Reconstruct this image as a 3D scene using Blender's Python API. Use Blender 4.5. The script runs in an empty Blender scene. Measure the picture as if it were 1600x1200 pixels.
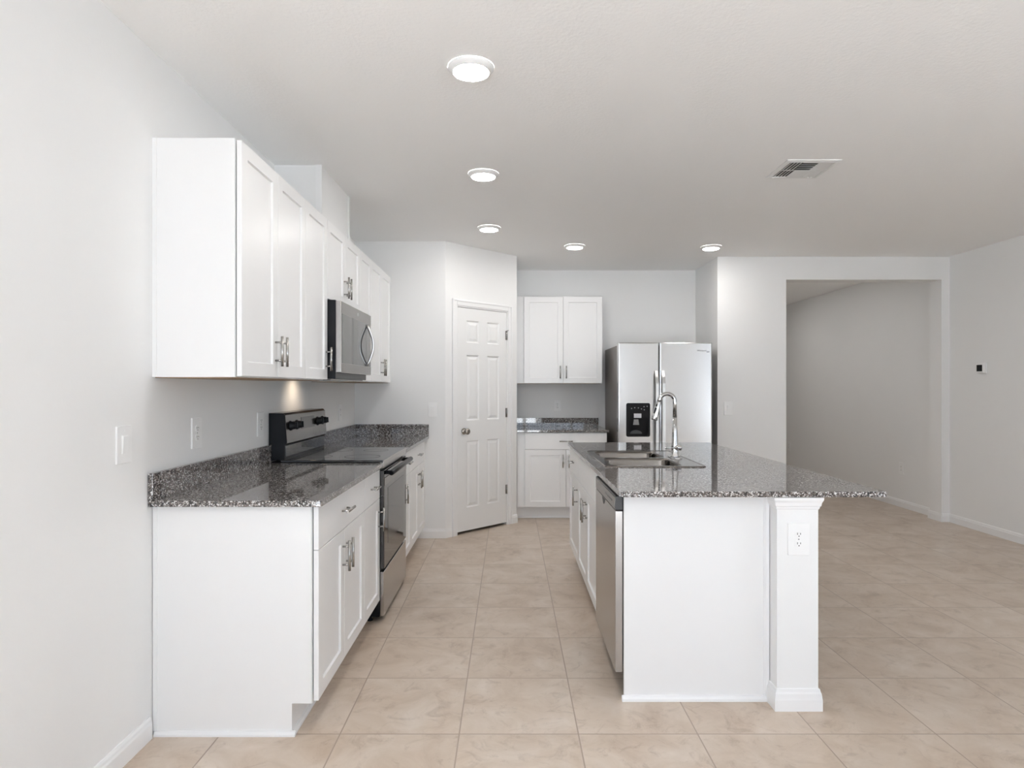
import bpy, bmesh, math
from mathutils import Vector, Matrix

S = bpy.context.scene
C = S.collection
PI = math.pi

# ------------------------------------------------------------ camera
F_PX, CAM_H = 985.0, 1.33
cam_d = bpy.data.cameras.new('camera')
cam_d.sensor_width = 36.0
cam_d.lens = F_PX / 1600 * 36.0
cam_d.shift_x = 4 / 1600
cam_d.shift_y = 5 / 1600
cam_d.clip_start = 0.05
cam = bpy.data.objects.new('camera', cam_d)
C.objects.link(cam)
cam.location = (0, 0, CAM_H)
cam.rotation_euler = (PI / 2, 0, 0)
S.camera = cam

# ------------------------------------------------------------ world, daylight, exposure
S.view_settings.view_transform = 'Standard'
S.view_settings.look = 'None'
S.view_settings.gamma = 1.0
S.view_settings.use_curve_mapping = False
S.view_settings.exposure = -0.01
try:
    S.cycles.max_bounces = 14
    S.cycles.diffuse_bounces = 8
    S.cycles.glossy_bounces = 6
    S.cycles.caustics_reflective = False
    S.cycles.caustics_refractive = False
    S.cycles.sample_clamp_indirect = 6.0
    S.cycles.use_denoising = True
except Exception:
    pass

SKY = 2.65
world = bpy.data.worlds.new('overcast_sky')
S.world = world
world.use_nodes = True
bgn = world.node_tree.nodes['Background']
bgn.inputs['Color'].default_value = (0.83, 0.96, 1.13, 1)
bgn.inputs['Strength'].default_value = SKY

sun_d = bpy.data.lights.new('sun', 'SUN')       # added from behind the house: the lit patio brightens the ceiling
sun_d.energy = 60.0
sun_d.angle = math.radians(2)
sun_d.color = (0.96, 0.985, 1.0)
sun = bpy.data.objects.new('sun', sun_d)
C.objects.link(sun)
sun.location = (0, 0, 20)
sun.rotation_euler = Vector((0.25, -0.38, -0.9)).to_track_quat('-Z', 'Y').to_euler()


def portal(name, loc, rot, sx, sy):
    l = bpy.data.lights.new(name, 'AREA')
    l.shape = 'RECTANGLE'
    l.size, l.size_y = sx, sy
    l.cycles.is_portal = True
    o = bpy.data.objects.new(name, l)
    o.location, o.rotation_euler = loc, rot
    C.objects.link(o)


# room constants (metres; the camera stands over the origin, looking along +Y)
XL, XR = -1.365, 4.35            # left and right walls
YK = 5.56                        # kitchen back wall
PA, PB = (-0.565, 5.56), (0.072, 6.197)   # the angled pantry wall
YF = 6.96                        # wall behind the fridge
XA = 2.056                       # side of the fridge alcove
YO, YO2 = 6.23, 6.405            # wall with the hall opening
YH = 12.0
YR = -3.0
ZC = 2.619

# sliding door opening behind the camera, window openings on the right wall behind the camera
SLX0, SLX1, SLZ1 = -1.25, 2.05, 2.44
WY0, WY1, WZ0, WZ1 = -1.0, 1.0, 0.2, 2.35
LY0, LY1 = -2.7, 0.3          # unseen window, added in the left wall to light the right side
portal('daylight_portal_slider', ((SLX0 + SLX1) / 2, YR - 0.1, SLZ1 / 2), (PI / 2, 0, 0), SLX1 - SLX0, SLZ1)
portal('daylight_portal_window', (XR + 0.1, (WY0 + WY1) / 2, (WZ0 + WZ1) / 2), (PI / 2, 0, PI / 2), WY1 - WY0, WZ1 - WZ0)


portal('daylight_portal_left', (XL - 0.1, (LY0 + LY1) / 2, (WZ0 + WZ1) / 2), (PI / 2, 0, -PI / 2), LY1 - LY0, WZ1 - WZ0)


# ------------------------------------------------------------ materials
def srgb(r, g, b):
    f = lambda c: c / 12.92 if c <= 0.04045 else ((c + 0.055) / 1.055) ** 2.4
    return (f(r / 255), f(g / 255), f(b / 255), 1)


def mat(name, col, rough=0.5, metal=0.0, spec=0.5, aniso=0.0, coat=0.0):
    m = bpy.data.materials.new(name)
    m.use_nodes = True
    b = m.node_tree.nodes['Principled BSDF']
    b.inputs['Base Color'].default_value = col if len(col) == 4 else (*col, 1)
    b.inputs['Roughness'].default_value = rough
    b.inputs['Metallic'].default_value = metal
    b.inputs['Specular IOR Level'].default_value = spec
    b.inputs['Anisotropic'].default_value = aniso
    b.inputs['Coat Weight'].default_value = coat
    return m


def nt(m):
    return m.node_tree.nodes, m.node_tree.links, m.node_tree.nodes['Principled BSDF']


def world_pos(N, L, scale=(1, 1, 1), loc=(0, 0, 0)):
    g = N.new('ShaderNodeNewGeometry')
    mp = N.new('ShaderNodeMapping')
    mp.inputs['Scale'].default_value = scale
    mp.inputs['Location'].default_value = loc
    L.new(g.outputs['Position'], mp.inputs['Vector'])
    return mp.outputs['Vector']


def add_bump(m, scale, strength, dist, detail=3.0, sc=(1, 1, 1)):
    N, L, b = nt(m)
    n = N.new('ShaderNodeTexNoise')
    n.inputs['Scale'].default_value = scale
    n.inputs['Detail'].default_value = detail
    L.new(world_pos(N, L, sc), n.inputs['Vector'])
    bp = N.new('ShaderNodeBump')
    bp.inputs['Strength'].default_value = strength
    bp.inputs['Distance'].default_value = dist
    L.new(n.outputs['Fac'], bp.inputs['Height'])
    L.new(bp.outputs['Normal'], b.inputs['Normal'])


def ramp(N, stops, interp='LINEAR'):
    r = N.new('ShaderNodeValToRGB')
    r.color_ramp.interpolation = interp
    e = r.color_ramp.elements
    while len(e) < len(stops):
        e.new(0.5)
    for i, (p, c) in enumerate(stops):
        e[i].position = p
        e[i].color = c if len(c) == 4 else (*c, 1)
    return r


WALL = mat('wall_paint', (0.82, 0.82, 0.815), 0.6, spec=0.3)
add_bump(WALL, 90, 0.12, 0.002)
CEIL = mat('ceiling_paint', (0.93, 0.93, 0.925), 0.7, spec=0.2)
add_bump(CEIL, 70, 0.35, 0.004)
TRIM = mat('trim_paint', (0.84, 0.84, 0.84), 0.35)
CAB = mat('white_cabinet_paint', (0.84, 0.84, 0.84), 0.32)
DOORP = mat('white_door_paint', (0.82, 0.82, 0.815), 0.35)
PLATE = mat('white_plastic', (0.85, 0.85, 0.845), 0.3)
SLOT = mat('dark_slot', (0.03, 0.03, 0.03), 0.6)
WOOD = mat('raw_maple_underside', srgb(150, 125, 98), 0.6)
NICKEL = mat('brushed_nickel', (0.40, 0.39, 0.375), 0.25, 1.0)
KNOBM = mat('antique_nickel', (0.33, 0.30, 0.27), 0.28, 1.0)
CHROME = mat('polished_chrome', (0.60, 0.60, 0.60), 0.05, 1.0)
SINKM = mat('satin_sink_steel', (0.14, 0.126, 0.115), 0.16, 1.0)
STEEL = mat('brushed_stainless', (0.46, 0.44, 0.425), 0.22, 1.0)
STEELD = mat('dark_brushed_stainless', (0.24, 0.225, 0.215), 0.22, 1.0)
BRIGHT = mat('bright_stainless', (0.72, 0.715, 0.71), 0.34, 1.0)
GLOSSB = mat('gloss_black_plastic', (0.008, 0.008, 0.009), 0.12, spec=0.18)
FRSIDE = mat('fridge_side_grey', srgb(112, 106, 102), 0.38, 0.3)
BLACK = mat('black_enamel', (0.008, 0.009, 0.011), 0.3, spec=0.18)
BLACKM = mat('black_matte', (0.014, 0.014, 0.015), 0.5, spec=0.2)
GLASSB = mat('black_glass', (0.012, 0.012, 0.013), 0.04, spec=0.9)
DARKG = mat('charcoal_plastic', (0.035, 0.035, 0.037), 0.4)
GREYP = mat('grey_plastic', (0.30, 0.30, 0.30), 0.35)
LIGHTP = mat('light_grey_plastic', (0.62, 0.62, 0.66), 0.35)
DISPLAY = mat('grey_display_glass', (0.05, 0.048, 0.046), 0.12)
PANELM = mat('darkened_stainless', (0.17, 0.158, 0.15), 0.22, 1.0)  # stainless darkened in colour for the range panel and microwave front
LETTER = mat('grey_lettering', (0.20, 0.20, 0.21), 0.4)
VENTW = mat('vent_enamel', (0.78, 0.78, 0.77), 0.4)
PATIO = mat('patio_concrete', (0.52, 0.53, 0.54), 0.8)
FRAMEW = mat('white_window_frame', (0.8, 0.8, 0.8), 0.4)

# slight waviness of the sheet metal on the fridge doors
FRDOOR = mat('fridge_door_stainless', (0.64, 0.635, 0.63), 0.2, 1.0)
add_bump(FRDOOR, 2.2, 0.08, 0.01, 1.0)


def emit(name, col, strength):
    m = bpy.data.materials.new(name)
    m.use_nodes = True
    b = m.node_tree.nodes['Principled BSDF']
    b.inputs['Base Color'].default_value = (0.8, 0.8, 0.8, 1)
    b.inputs['Emission Color'].default_value = (*col, 1)
    b.inputs['Emission Strength'].default_value = strength
    return m


LENS = emit('downlight_lens', (1.0, 0.975, 0.945), 116.0)
LENSRIM = emit('downlight_lens_rim', (1.0, 0.95, 0.88), 1.0)
TASK = emit('warm_task_lens', (1.0, 0.80, 0.58), 6.0)


def granite():
    m = mat('speckled_granite', (0.2, 0.2, 0.2), 0.035, spec=0.95)
    N, L, b = nt(m)
    p = world_pos(N, L)
    v = N.new('ShaderNodeTexVoronoi')
    v.inputs['Scale'].default_value = 240
    L.new(p, v.inputs['Vector'])
    sp = N.new('ShaderNodeSeparateColor')
    L.new(v.outputs['Color'], sp.inputs['Color'])
    n = N.new('ShaderNodeTexNoise')
    n.inputs['Scale'].default_value = 80
    n.inputs['Detail'].default_value = 2
    L.new(p, n.inputs['Vector'])
    mx = N.new('ShaderNodeMath')
    mx.operation = 'MULTIPLY_ADD'
    L.new(n.outputs['Fac'], mx.inputs[0])
    mx.inputs[1].default_value = 0.9
    ad = N.new('ShaderNodeMath')
    ad.operation = 'MULTIPLY'
    L.new(sp.outputs['Red'], ad.inputs[0])
    ad.inputs[1].default_value = 0.75
    sb = N.new('ShaderNodeMath')
    sb.operation = 'SUBTRACT'
    L.new(ad.outputs[0], sb.inputs[0])
    sb.inputs[1].default_value = 0.33
    L.new(sb.outputs[0], mx.inputs[2])
    r = ramp(N, [(0.0, (0.014, 0.014, 0.015)), (0.24, (0.055, 0.049, 0.046)), (0.44, (0.14, 0.117, 0.106)),
                 (0.62, (0.27, 0.25, 0.24)), (0.76, (0.60, 0.595, 0.59))], 'CONSTANT')
    L.new(mx.outputs[0], r.inputs['Fac'])
    L.new(r.outputs['Color'], b.inputs['Base Color'])
    return m


GRANITE = granite()


def floor_tiles():
    m = mat('beige_floor_tile', (0.5, 0.4, 0.33), 0.3, spec=0.45)
    N, L, b = nt(m)
    p = world_pos(N, L, (1, 1, 1), (0.1926 + 0.457 * 20, -2.417 + 0.4635 * 40, 0))
    br = N.new('ShaderNodeTexBrick')
    br.offset = 0.0
    br.squash = 1.0
    br.inputs['Color1'].default_value = (0, 0, 0, 1)
    br.inputs['Color2'].default_value = (1, 1, 1, 1)
    br.inputs['Mortar'].default_value = (0.5, 0.5, 0.5, 1)
    br.inputs['Scale'].default_value = 1.0
    br.inputs['Mortar Size'].default_value = 0.0030
    br.inputs['Mortar Smooth'].default_value = 0.3
    br.inputs['Brick Width'].default_value = 0.457
    br.inputs['Row Height'].default_value = 0.4635
    L.new(p, br.inputs['Vector'])
    off = N.new('ShaderNodeVectorMath')
    off.operation = 'MULTIPLY_ADD'
    L.new(br.outputs['Color'], off.inputs[0])
    off.inputs[1].default_value = (7.0, 11.0, 3.0)
    L.new(p, off.inputs[2])
    n1 = N.new('ShaderNodeTexNoise')
    n1.inputs['Scale'].default_value = 4.5
    n1.inputs['Detail'].default_value = 9
    n1.inputs['Roughness'].default_value = 0.62
    n1.inputs['Distortion'].default_value = 0.6
    L.new(off.outputs[0], n1.inputs['Vector'])
    r1 = ramp(N, [(0.30, srgb(176, 158, 141)), (0.46, srgb(190, 174, 158)), (0.60, srgb(198, 184, 170)), (0.74, srgb(206, 194, 182))])
    L.new(n1.outputs['Fac'], r1.inputs['Fac'])
    n2 = N.new('ShaderNodeTexNoise')
    n2.inputs['Scale'].default_value = 9
    n2.inputs['Detail'].default_value = 10
    n2.inputs['Roughness'].default_value = 0.7
    n2.inputs['Distortion'].default_value = 1.4
    L.new(off.outputs[0], n2.inputs['Vector'])
    r2 = ramp(N, [(0.30, (0.74, 0.71, 0.69)), (0.47, (1, 1, 1))])
    L.new(n2.outputs['Fac'], r2.inputs['Fac'])
    mu = N.new('ShaderNodeMix')
    mu.data_type = 'RGBA'
    mu.blend_type = 'MULTIPLY'
    mu.inputs['Factor'].default_value = 0.9
    L.new(r1.outputs['Color'], mu.inputs['A'])
    L.new(r2.outputs['Color'], mu.inputs['B'])
    mg = N.new('ShaderNodeMix')
    mg.data_type = 'RGBA'
    L.new(br.outputs['Fac'], mg.inputs['Factor'])
    L.new(mu.outputs['Result'], mg.inputs['A'])
    mg.inputs['B'].default_value = srgb(154, 138, 124)
    L.new(mg.outputs['Result'], b.inputs['Base Color'])
    bp = N.new('ShaderNodeBump')
    bp.inputs['Strength'].default_value = 0.25
    bp.inputs['Distance'].default_value = 0.002
    bp.invert = True
    L.new(br.outputs['Fac'], bp.inputs['Height'])
    L.new(bp.outputs['Normal'], b.inputs['Normal'])
    return m


TILE = floor_tiles()


# ------------------------------------------------------------ mesh helpers
class MB:
    def __init__(self):
        self.bm = bmesh.new()

    def _merge(self, t):
        bmesh.ops.recalc_face_normals(t, faces=t.faces)
        me = bpy.data.meshes.new('tmp')
        t.to_mesh(me)
        t.free()
        self.bm.from_mesh(me)
        bpy.data.meshes.remove(me)
        return self

    def box(self, x0, x1, y0, y1, z0, z1, bev=0.0, seg=2, mi=0):
        t = bmesh.new()
        bmesh.ops.create_cube(t, size=1.0, matrix=Matrix.Translation(((x0 + x1) / 2, (y0 + y1) / 2, (z0 + z1) / 2))
                              @ Matrix.Diagonal((x1 - x0, y1 - y0, z1 - z0, 1)))
        if bev:
            bmesh.ops.bevel(t, geom=list(t.edges), offset=bev, segments=seg, affect='EDGES', profile=0.5)
        for f in t.faces:
            f.material_index = mi
        return self._merge(t)

    def loops(self, loops, cap0=True, cap1=True, smooth=False, mi=0):
        t = bmesh.new()
        vs = [[t.verts.new(p) for p in lp] for lp in loops]
        for a, b in zip(vs, vs[1:]):
            n = len(a)
            for i in range(n):
                f = t.faces.new((a[i], a[(i + 1) % n], b[(i + 1) % n], b[i]))
                f.smooth = smooth
        if cap0:
            t.faces.new(vs[0])
        if cap1:
            t.faces.new(vs[-1])
        for f in t.faces:
            f.material_index = mi
        return self._merge(t)

    def prism(self, poly, axis, a, b, mi=0):
        """poly: 2D points in the two other axes (in xyz order)."""
        def P(u, v, w):
            return {'x': (w, u, v), 'y': (u, w, v), 'z': (u, v, w)}[axis]
        return self.loops([[P(u, v, a) for u, v in poly], [P(u, v, b) for u, v in poly]], mi=mi)

    def tube(self, pts, r, seg=14, cap=True, mi=0):
        pts = [Vector(p) for p in pts]
        rs = r if isinstance(r, (list, tuple)) else [r] * len(pts)
        loops = []
        up = None
        for i, p in enumerate(pts):
            d = (pts[min(i + 1, len(pts) - 1)] - pts[max(i - 1, 0)]).normalized()
            if up is None:
                up = Vector((0, 0, 1)) if abs(d.z) < 0.9 else Vector((0, 1, 0))
            u = d.cross(up).normalized()
            v = u.cross(d).normalized()
            up = v
            loops.append([p + (u * math.cos(2 * PI * k / seg) + v * math.sin(2 * PI * k / seg)) * rs[i] for k in range(seg)])
        return self.loops(loops, cap, cap, True, mi)

    def lathe(self, prof, c=(0, 0, 0), axis='z', seg=28, cap0=True, cap1=True, mi=0, smooth=True):
        lp = []
        for r, h in prof:
            ring = []
            for k in range(seg):
                a, b = r * math.cos(2 * PI * k / seg), r * math.sin(2 * PI * k / seg)
                q = {'z': (a, b, h), 'y': (a, h, b), 'x': (h, a, b)}[axis]
                ring.append((c[0] + q[0], c[1] + q[1], c[2] + q[2]))
            lp.append(ring)
        return self.loops(lp, cap0, cap1, smooth, mi)

    def build(self, name, mats, parent=None, loc=None, bevel=0.0):
        bm = self.bm
        me = bpy.data.meshes.new(name)
        bm.to_mesh(me)
        bm.free()
        for m in (mats if isinstance(mats, (list, tuple)) else [mats]):
            me.materials.append(m)
        o = bpy.data.objects.new(name, me)
        C.objects.link(o)
        if parent:
            o.parent = parent
        if loc:
            o.location = loc
        if bevel:
            md = o.modifiers.new('bevel', 'BEVEL')
            md.width = bevel
            md.segments = 2
            md.limit_method = 'ANGLE'
            md.angle_limit = math.radians(40)
        return o


def rrect(x0, x1, y0, y1, r, seg=5):
    pts = []
    for cx, cy, a0 in ((x1 - r, y1 - r, 0), (x0 + r, y1 - r, 90), (x0 + r, y0 + r, 180), (x1 - r, y0 + r, 270)):
        for k in range(seg + 1):
            a = math.radians(a0 + 90 * k / seg)
            pts.append((cx + r * math.cos(a), cy + r * math.sin(a)))
    return pts


def thing(name, label, cat, loc=(0, 0, 0), rotz=0.0, group=None):
    o = bpy.data.objects.new(name, None)
    o.empty_display_size = 0.1
    C.objects.link(o)
    o.location = loc
    o.rotation_euler = (0, 0, rotz)
    o['label'] = label
    o['category'] = cat
    if group:
        o['group'] = group
    return o


def struct(mb, name, m, bevel=0.0):
    o = mb.build(name, m, bevel=bevel)
    o['kind'] = 'structure'
    return o


def lettering(text, size, name, m, parent, loc, rot, depth=0.0006):
    cu = bpy.data.curves.new(name, 'FONT')
    cu.body = text
    cu.size = size
    cu.extrude = depth
    cu.align_x = 'LEFT'
    tmp = bpy.data.objects.new('tmp_text', cu)
    C.objects.link(tmp)
    dg = bpy.context.evaluated_depsgraph_get()
    me = bpy.data.meshes.new_from_object(tmp.evaluated_get(dg))
    bpy.data.objects.remove(tmp)
    bpy.data.curves.remove(cu)
    me.materials.clear()
    me.materials.append(m)
    o = bpy.data.objects.new(name, me)
    C.objects.link(o)
    o.parent = parent
    o.location, o.rotation_euler = loc, rot
    return o


# ------------------------------------------------------------ the room shell
T = 0.12
struct(MB().box(XL - 0.3, XR + 0.3, YR - 0.2, YH + 0.2, -0.1, 0), 'floor', TILE)
struct(MB().box(XL - 0.3, XR + 0.3, YR - 0.2, YH + 0.2, ZC, ZC + 0.1), 'ceiling', CEIL)
w = MB()
w.box(XL - T, XL, YR - T, LY0, 0, ZC).box(XL - T, XL, LY1, YF + T, 0, ZC)
w.box(XL - T, XL, LY0, LY1, 0, WZ0).box(XL - T, XL, LY0, LY1, WZ1, ZC)
struct(w, 'wall_left', WALL)
struct(MB().box(XL, PA[0], YK, YK + 0.1, 0, ZC), 'wall_kitchen', WALL)
w = MB()
w.box(XR, XR + T, YR - T, WY0, 0, ZC).box(XR, XR + T, WY1, YH + T, 0, ZC)
w.box(XR, XR + T, WY0, WY1, 0, WZ0).box(XR, XR + T, WY0, WY1, WZ1, ZC)
struct(w, 'wall_right', WALL)
w = MB()
w.box(XL, SLX0, YR - T, YR, 0, ZC).box(SLX1, XR, YR - T, YR, 0, ZC).box(SLX0, SLX1, YR - T, YR, SLZ1, ZC)
struct(w, 'wall_rear', WALL)
struct(MB().box(XL, XA + T, YF, YF + T, 0, ZC), 'wall_fridge', WALL)
struct(MB().box(XA, XA + T, YO2, YF, 0, ZC), 'wall_alcove', WALL)
# wall with the hall opening
OX0, OX1, OZ = 2.735, 4.27, 2.393
w = MB()
w.box(XA, OX0, YO, YO2, 0, ZC).box(OX1, XR, YO, YO2, 0, ZC).box(OX0, OX1, YO, YO2, OZ, ZC)
struct(w, 'wall_opening', WALL)
struct(MB().box(XA, XA + T, YF + T, YH, 0, ZC), 'wall_hall_left', WALL)
struct(MB().box(XA, XR, YH, YH + T, 0, ZC), 'wall_hall_end', WALL)
# pantry: angled wall (with a door hole) and its side wall
R2 = math.sqrt(0.5)


def pant(t, n, z):
    """point on the pantry wall: t along it, n out of it towards the room"""
    return (PA[0] + R2 * t + R2 * n, PA[1] + R2 * t - R2 * n, z)


PW = math.hypot(PB[0] - PA[0], PB[1] - PA[1])
DT0, DT1, DZ = 0.128, 0.770, 2.065


def pbox(mb, t0, t1, n0, n1, z0, z1):
    return mb.loops([[pant(t0, n0, z0), pant(t1, n0, z0), pant(t1, n1, z0), pant(t0, n1, z0)],
                     [pant(t0, n0, z1), pant(t1, n0, z1), pant(t1, n1, z1), pant(t0, n1, z1)]])


w = MB()
pbox(w, 0, DT0, -0.1, 0, 0, ZC)
pbox(w, DT1, PW, -0.1, 0, 0, ZC)
pbox(w, DT0, DT1, -0.1, 0, DZ, ZC)
struct(w, 'wall_pantry', WALL)
struct(MB().box(PB[0] - 0.1, PB[0], PB[1] + 0.0, YF, 0, ZC), 'wall_pantry_side', WALL)
# boxed chase above the left wall cabinets
struct(MB().box(XL, -1.089, 3.66, 4.28, 2.0, ZC), 'wall_chase', WALL)
struct(MB().box(-1.122, -1.088, 3.654, 3.66, 2.0, ZC), 'trim_1', TRIM)
struct(MB().box(-1.089, -1.083, 4.245, 4.28, 2.0, ZC), 'trim_2', TRIM)

# baseboards
BB = [(0, 0), (0.013, 0), (0.013, 0.058), (0.010, 0.066), (0.009, 0.074), (0.004, 0.083), (0, 0.083)]


def base_x(name, x, sgn, y0, y1):        # board on a wall facing sgn * X
    struct(MB().prism([(x + sgn * a, z) for a, z in BB], 'y', y0, y1), name, TRIM)


def base_y(name, y, x0, x1):             # board on a wall facing -Y
    struct(MB().prism([(y - a, z) for a, z in BB], 'x', x0, x1), name, TRIM)


base_x('baseboard_left', XL, 1, YR, 2.388)
base_x('baseboard_right', XR, -1, YR, YO)
base_x('baseboard_hall', XR, -1, YO2, YH)
base_y('baseboard_kitchen', YK, -0.82, PA[0] + 0.006)
base_y('baseboard_opening', YO, XA, OX0)
base_y('baseboard_pier', YO, OX1, XR)
base_x('baseboard_jamb', OX1, -1, YO - 0.013, YO2 + 0.013)
for nm, a, b in (('baseboard_pantry_left', -0.006, 0.070), ('baseboard_pantry_right', 0.83, PW)):
    struct(MB().loops([[pant(t, n, z) for n, z in BB] for t in (a, b)]), nm, TRIM)

# pantry door: casing, slab with six raised panels, knob, hinges
w = MB()
for t0, t1, z0, z1 in ((DT0 - 0.055, DT0, 0, DZ + 0.055), (DT1, DT1 + 0.055, 0, DZ + 0.055), (DT0, DT1, DZ, DZ + 0.055)):
    pbox(w, t0, t1, 0, 0.012, z0, z1)
for t0, t1, z0, z1 in ((DT0 - 0.055, DT0 - 0.038, 0, DZ + 0.055), (DT1 + 0.038, DT1 + 0.055, 0, DZ + 0.055),
                       (DT0 - 0.055, DT1 + 0.055, DZ + 0.038, DZ + 0.055)):
    pbox(w, t0, t1, 0.012, 0.018, z0, z1)
for t0, t1, z0, z1 in ((DT0, DT0 + 0.010, 0, DZ), (DT1 - 0.010, DT1, 0, DZ), (DT0, DT1, DZ - 0.012, DZ)):
    pbox(w, t0, t1, -0.1, 0.004, z0, z1)
struct(w, 'trim_3', TRIM, bevel=0.002)


def door_slab():
    t0, t1, z0, z1 = DT0 + 0.013, DT1 - 0.013, 0.026, DZ - 0.016
    W, H = t1 - t0, z1 - z0
    xs = [0, 0.172, 0.425, 0.588, 0.842, 1]
    zs = [0, 0.103, 0.403, 0.495, 0.790, 0.845, 0.945, 1]
    tm = bmesh.new()

    def V(u, v, n):
        return tm.verts.new(pant(t0 + u * W, n, z0 + v * H))
    for i in range(5):
        for j in range(7):
            u0, u1, v0, v1 = xs[i], xs[i + 1], zs[j], zs[j + 1]
            if i in (1, 3) and j in (1, 3, 5):
                prev = None
                for ins, n in ((0, 0), (0.010, -0.009), (0.016, -0.009), (0.040, -0.002)):
                    du, dv = ins / W, ins / H
                    ring = [V(u0 + du, v0 + dv, n), V(u1 - du, v0 + dv, n), V(u1 - du, v1 - dv, n), V(u0 + du, v1 - dv, n)]
                    if prev:
                        for k in range(4):
                            tm.faces.new((prev[k], prev[(k + 1) % 4], ring[(k + 1) % 4], ring[k]))
                    prev = ring
                tm.faces.new(prev)
            else:
                tm.faces.new((V(u0, v0, 0), V(u1, v0, 0), V(u1, v1, 0), V(u0, v1, 0)))
    # back and edges
    a = [V(0, 0, 0), V(1, 0, 0), V(1, 1, 0), V(0, 1, 0)]
    b = [V(0, 0, -0.035), V(1, 0, -0.035), V(1, 1, -0.035), V(0, 1, -0.035)]
    for k in range(4):
        tm.faces.new((a[k], a[(k + 1) % 4], b[(k + 1) % 4], b[k]))
    tm.faces.new(b)
    bmesh.ops.remove_doubles(tm, verts=tm.verts, dist=1e-5)
    mb = MB()
    mb._merge(tm)
    return mb


door1 = struct(door_slab(), 'door_1', DOORP)
kb = MB().lathe([(0.030, 0.0), (0.030, 0.004), (0.026, 0.008), (0.012, 0.010), (0.011, 0.030), (0.020, 0.036), (0.027, 0.046),
                 (0.028, 0.054), (0.022, 0.063), (0.010, 0.067)], axis='y')
k = kb.build('door_knob', KNOBM, door1)
k.location = pant(0.2155, 0, 0.931)
k.rotation_euler = (0, 0, math.radians(45) + PI)
k['label'] = 'dark nickel round door knob'
for z in (0.345, 1.085, 1.83):
    h = MB()
    h.tube([pant(DT1 - 0.0125, 0.006, z - 0.045), pant(DT1 - 0.0125, 0.006, z + 0.045)], 0.0055, 10)
    pbox(h, DT1 - 0.026, DT1 - 0.008, -0.001, 0.0022, z - 0.044, z + 0.044)
    h.build('hinge', NICKEL, door1)
dst = MB()                                # hinge-pin door stop on the top hinge
dst.tube([pant(DT1 - 0.0125, 0.006, 1.874), pant(DT1 - 0.03, 0.045, 1.874)], 0.004, 8)
dst.build('door_stop', NICKEL, door1)

# openings behind the camera: frames of the sliding door, the right window and the added left one
w = MB()
yc = YR - 0.06
for x0, x1 in ((SLX0, SLX0 + 0.06), (SLX1 - 0.06, SLX1), ((SLX0 + SLX1) / 2 - 0.04, (SLX0 + SLX1) / 2 + 0.04)):
    w.box(x0, x1, yc - 0.03, yc + 0.03, 0, SLZ1)
w.box(SLX0, SLX1, yc - 0.03, yc + 0.03, SLZ1 - 0.06, SLZ1).box(SLX0, SLX1, yc - 0.03, yc + 0.03, 0, 0.06)
struct(w, 'door_2', FRAMEW)
w = MB()
xc = XR + 0.06
for y0 in (WY0, (WY0 + WY1) / 2 - 0.03, WY1 - 0.06):
    w.box(xc - 0.03, xc + 0.03, y0, y0 + 0.06, WZ0, WZ1)
for z0 in (WZ0, (WZ0 + WZ1) / 2 - 0.02, WZ1 - 0.05):
    w.box(xc - 0.03, xc + 0.03, WY0, WY1, z0, z0 + 0.05)
struct(w, 'window_1', FRAMEW)
w = MB()
xc = XL - 0.06
for y0 in (LY0, (LY0 + LY1) / 2 - 0.03, LY1 - 0.06):
    w.box(xc - 0.03, xc + 0.03, y0, y0 + 0.06, WZ0, WZ1)
for z0 in (WZ0, (WZ0 + WZ1) / 2 - 0.02, WZ1 - 0.05):
    w.box(xc - 0.03, xc + 0.03, LY0, LY1, z0, z0 + 0.05)
struct(w, 'added_window_2', FRAMEW)  # added out of view so daylight reaches the right wall and hall
struct(MB().box(-30, 30, -40, YR - 0.21, -0.2, -0.12).box(XR + 0.31, 30, YR - 0.21, 20, -0.2, -0.12).box(-30, XL - 0.31, YR - 0.21, 20, -0.2, -0.12), 'ground', PATIO)


# ------------------------------------------------------------ cabinets
DTK = 0.019     # door thickness


DOFF = 0.005     # bumper gap behind the doors


def shaker(x0, x1, z0, z1, stile=0.056):
    def R(i, y):
        return [(x0 + i, y, z0 + i), (x1 - i, y, z0 + i), (x1 - i, y, z1 - i), (x0 + i, y, z1 - i)]
    f = -DOFF - DTK
    return MB().loops([R(0, -DOFF), R(0, f + 0.0015), R(0.0015, f), R(stile, f), R(stile + 0.003, f + 0.009)])


def slab_front(x0, x1, z0, z1):
    def R(i, y):
        return [(x0 + i, y, z0 + i), (x1 - i, y, z0 + i), (x1 - i, y, z1 - i), (x0 + i, y, z1 - i)]
    f = -DOFF - DTK
    return MB().loops([R(0, -DOFF), R(0, f + 0.0015), R(0.0015, f)])


def pull(cx, cz, vertical, parent):
    m = MB()
    y0, y1 = -DOFF - DTK, -DOFF - DTK - 0.030
    d = (0, 0, 1) if vertical else (1, 0, 0)
    P = lambda s, y: (cx + d[0] * s, y, cz + d[2] * s)
    m.tube([P(-0.066, y1), P(0.066, y1)], 0.0062, 12)
    for s in (-0.040, 0.040):
        m.tube([P(s, y0 + 0.0005), P(s, y1)], 0.0045, 10)
    o = m.build('handle', NICKEL, parent)
    return o


G = 0.0015
HTOP, HBOT, ZDR = 0.877, 0.118, 0.704


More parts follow.
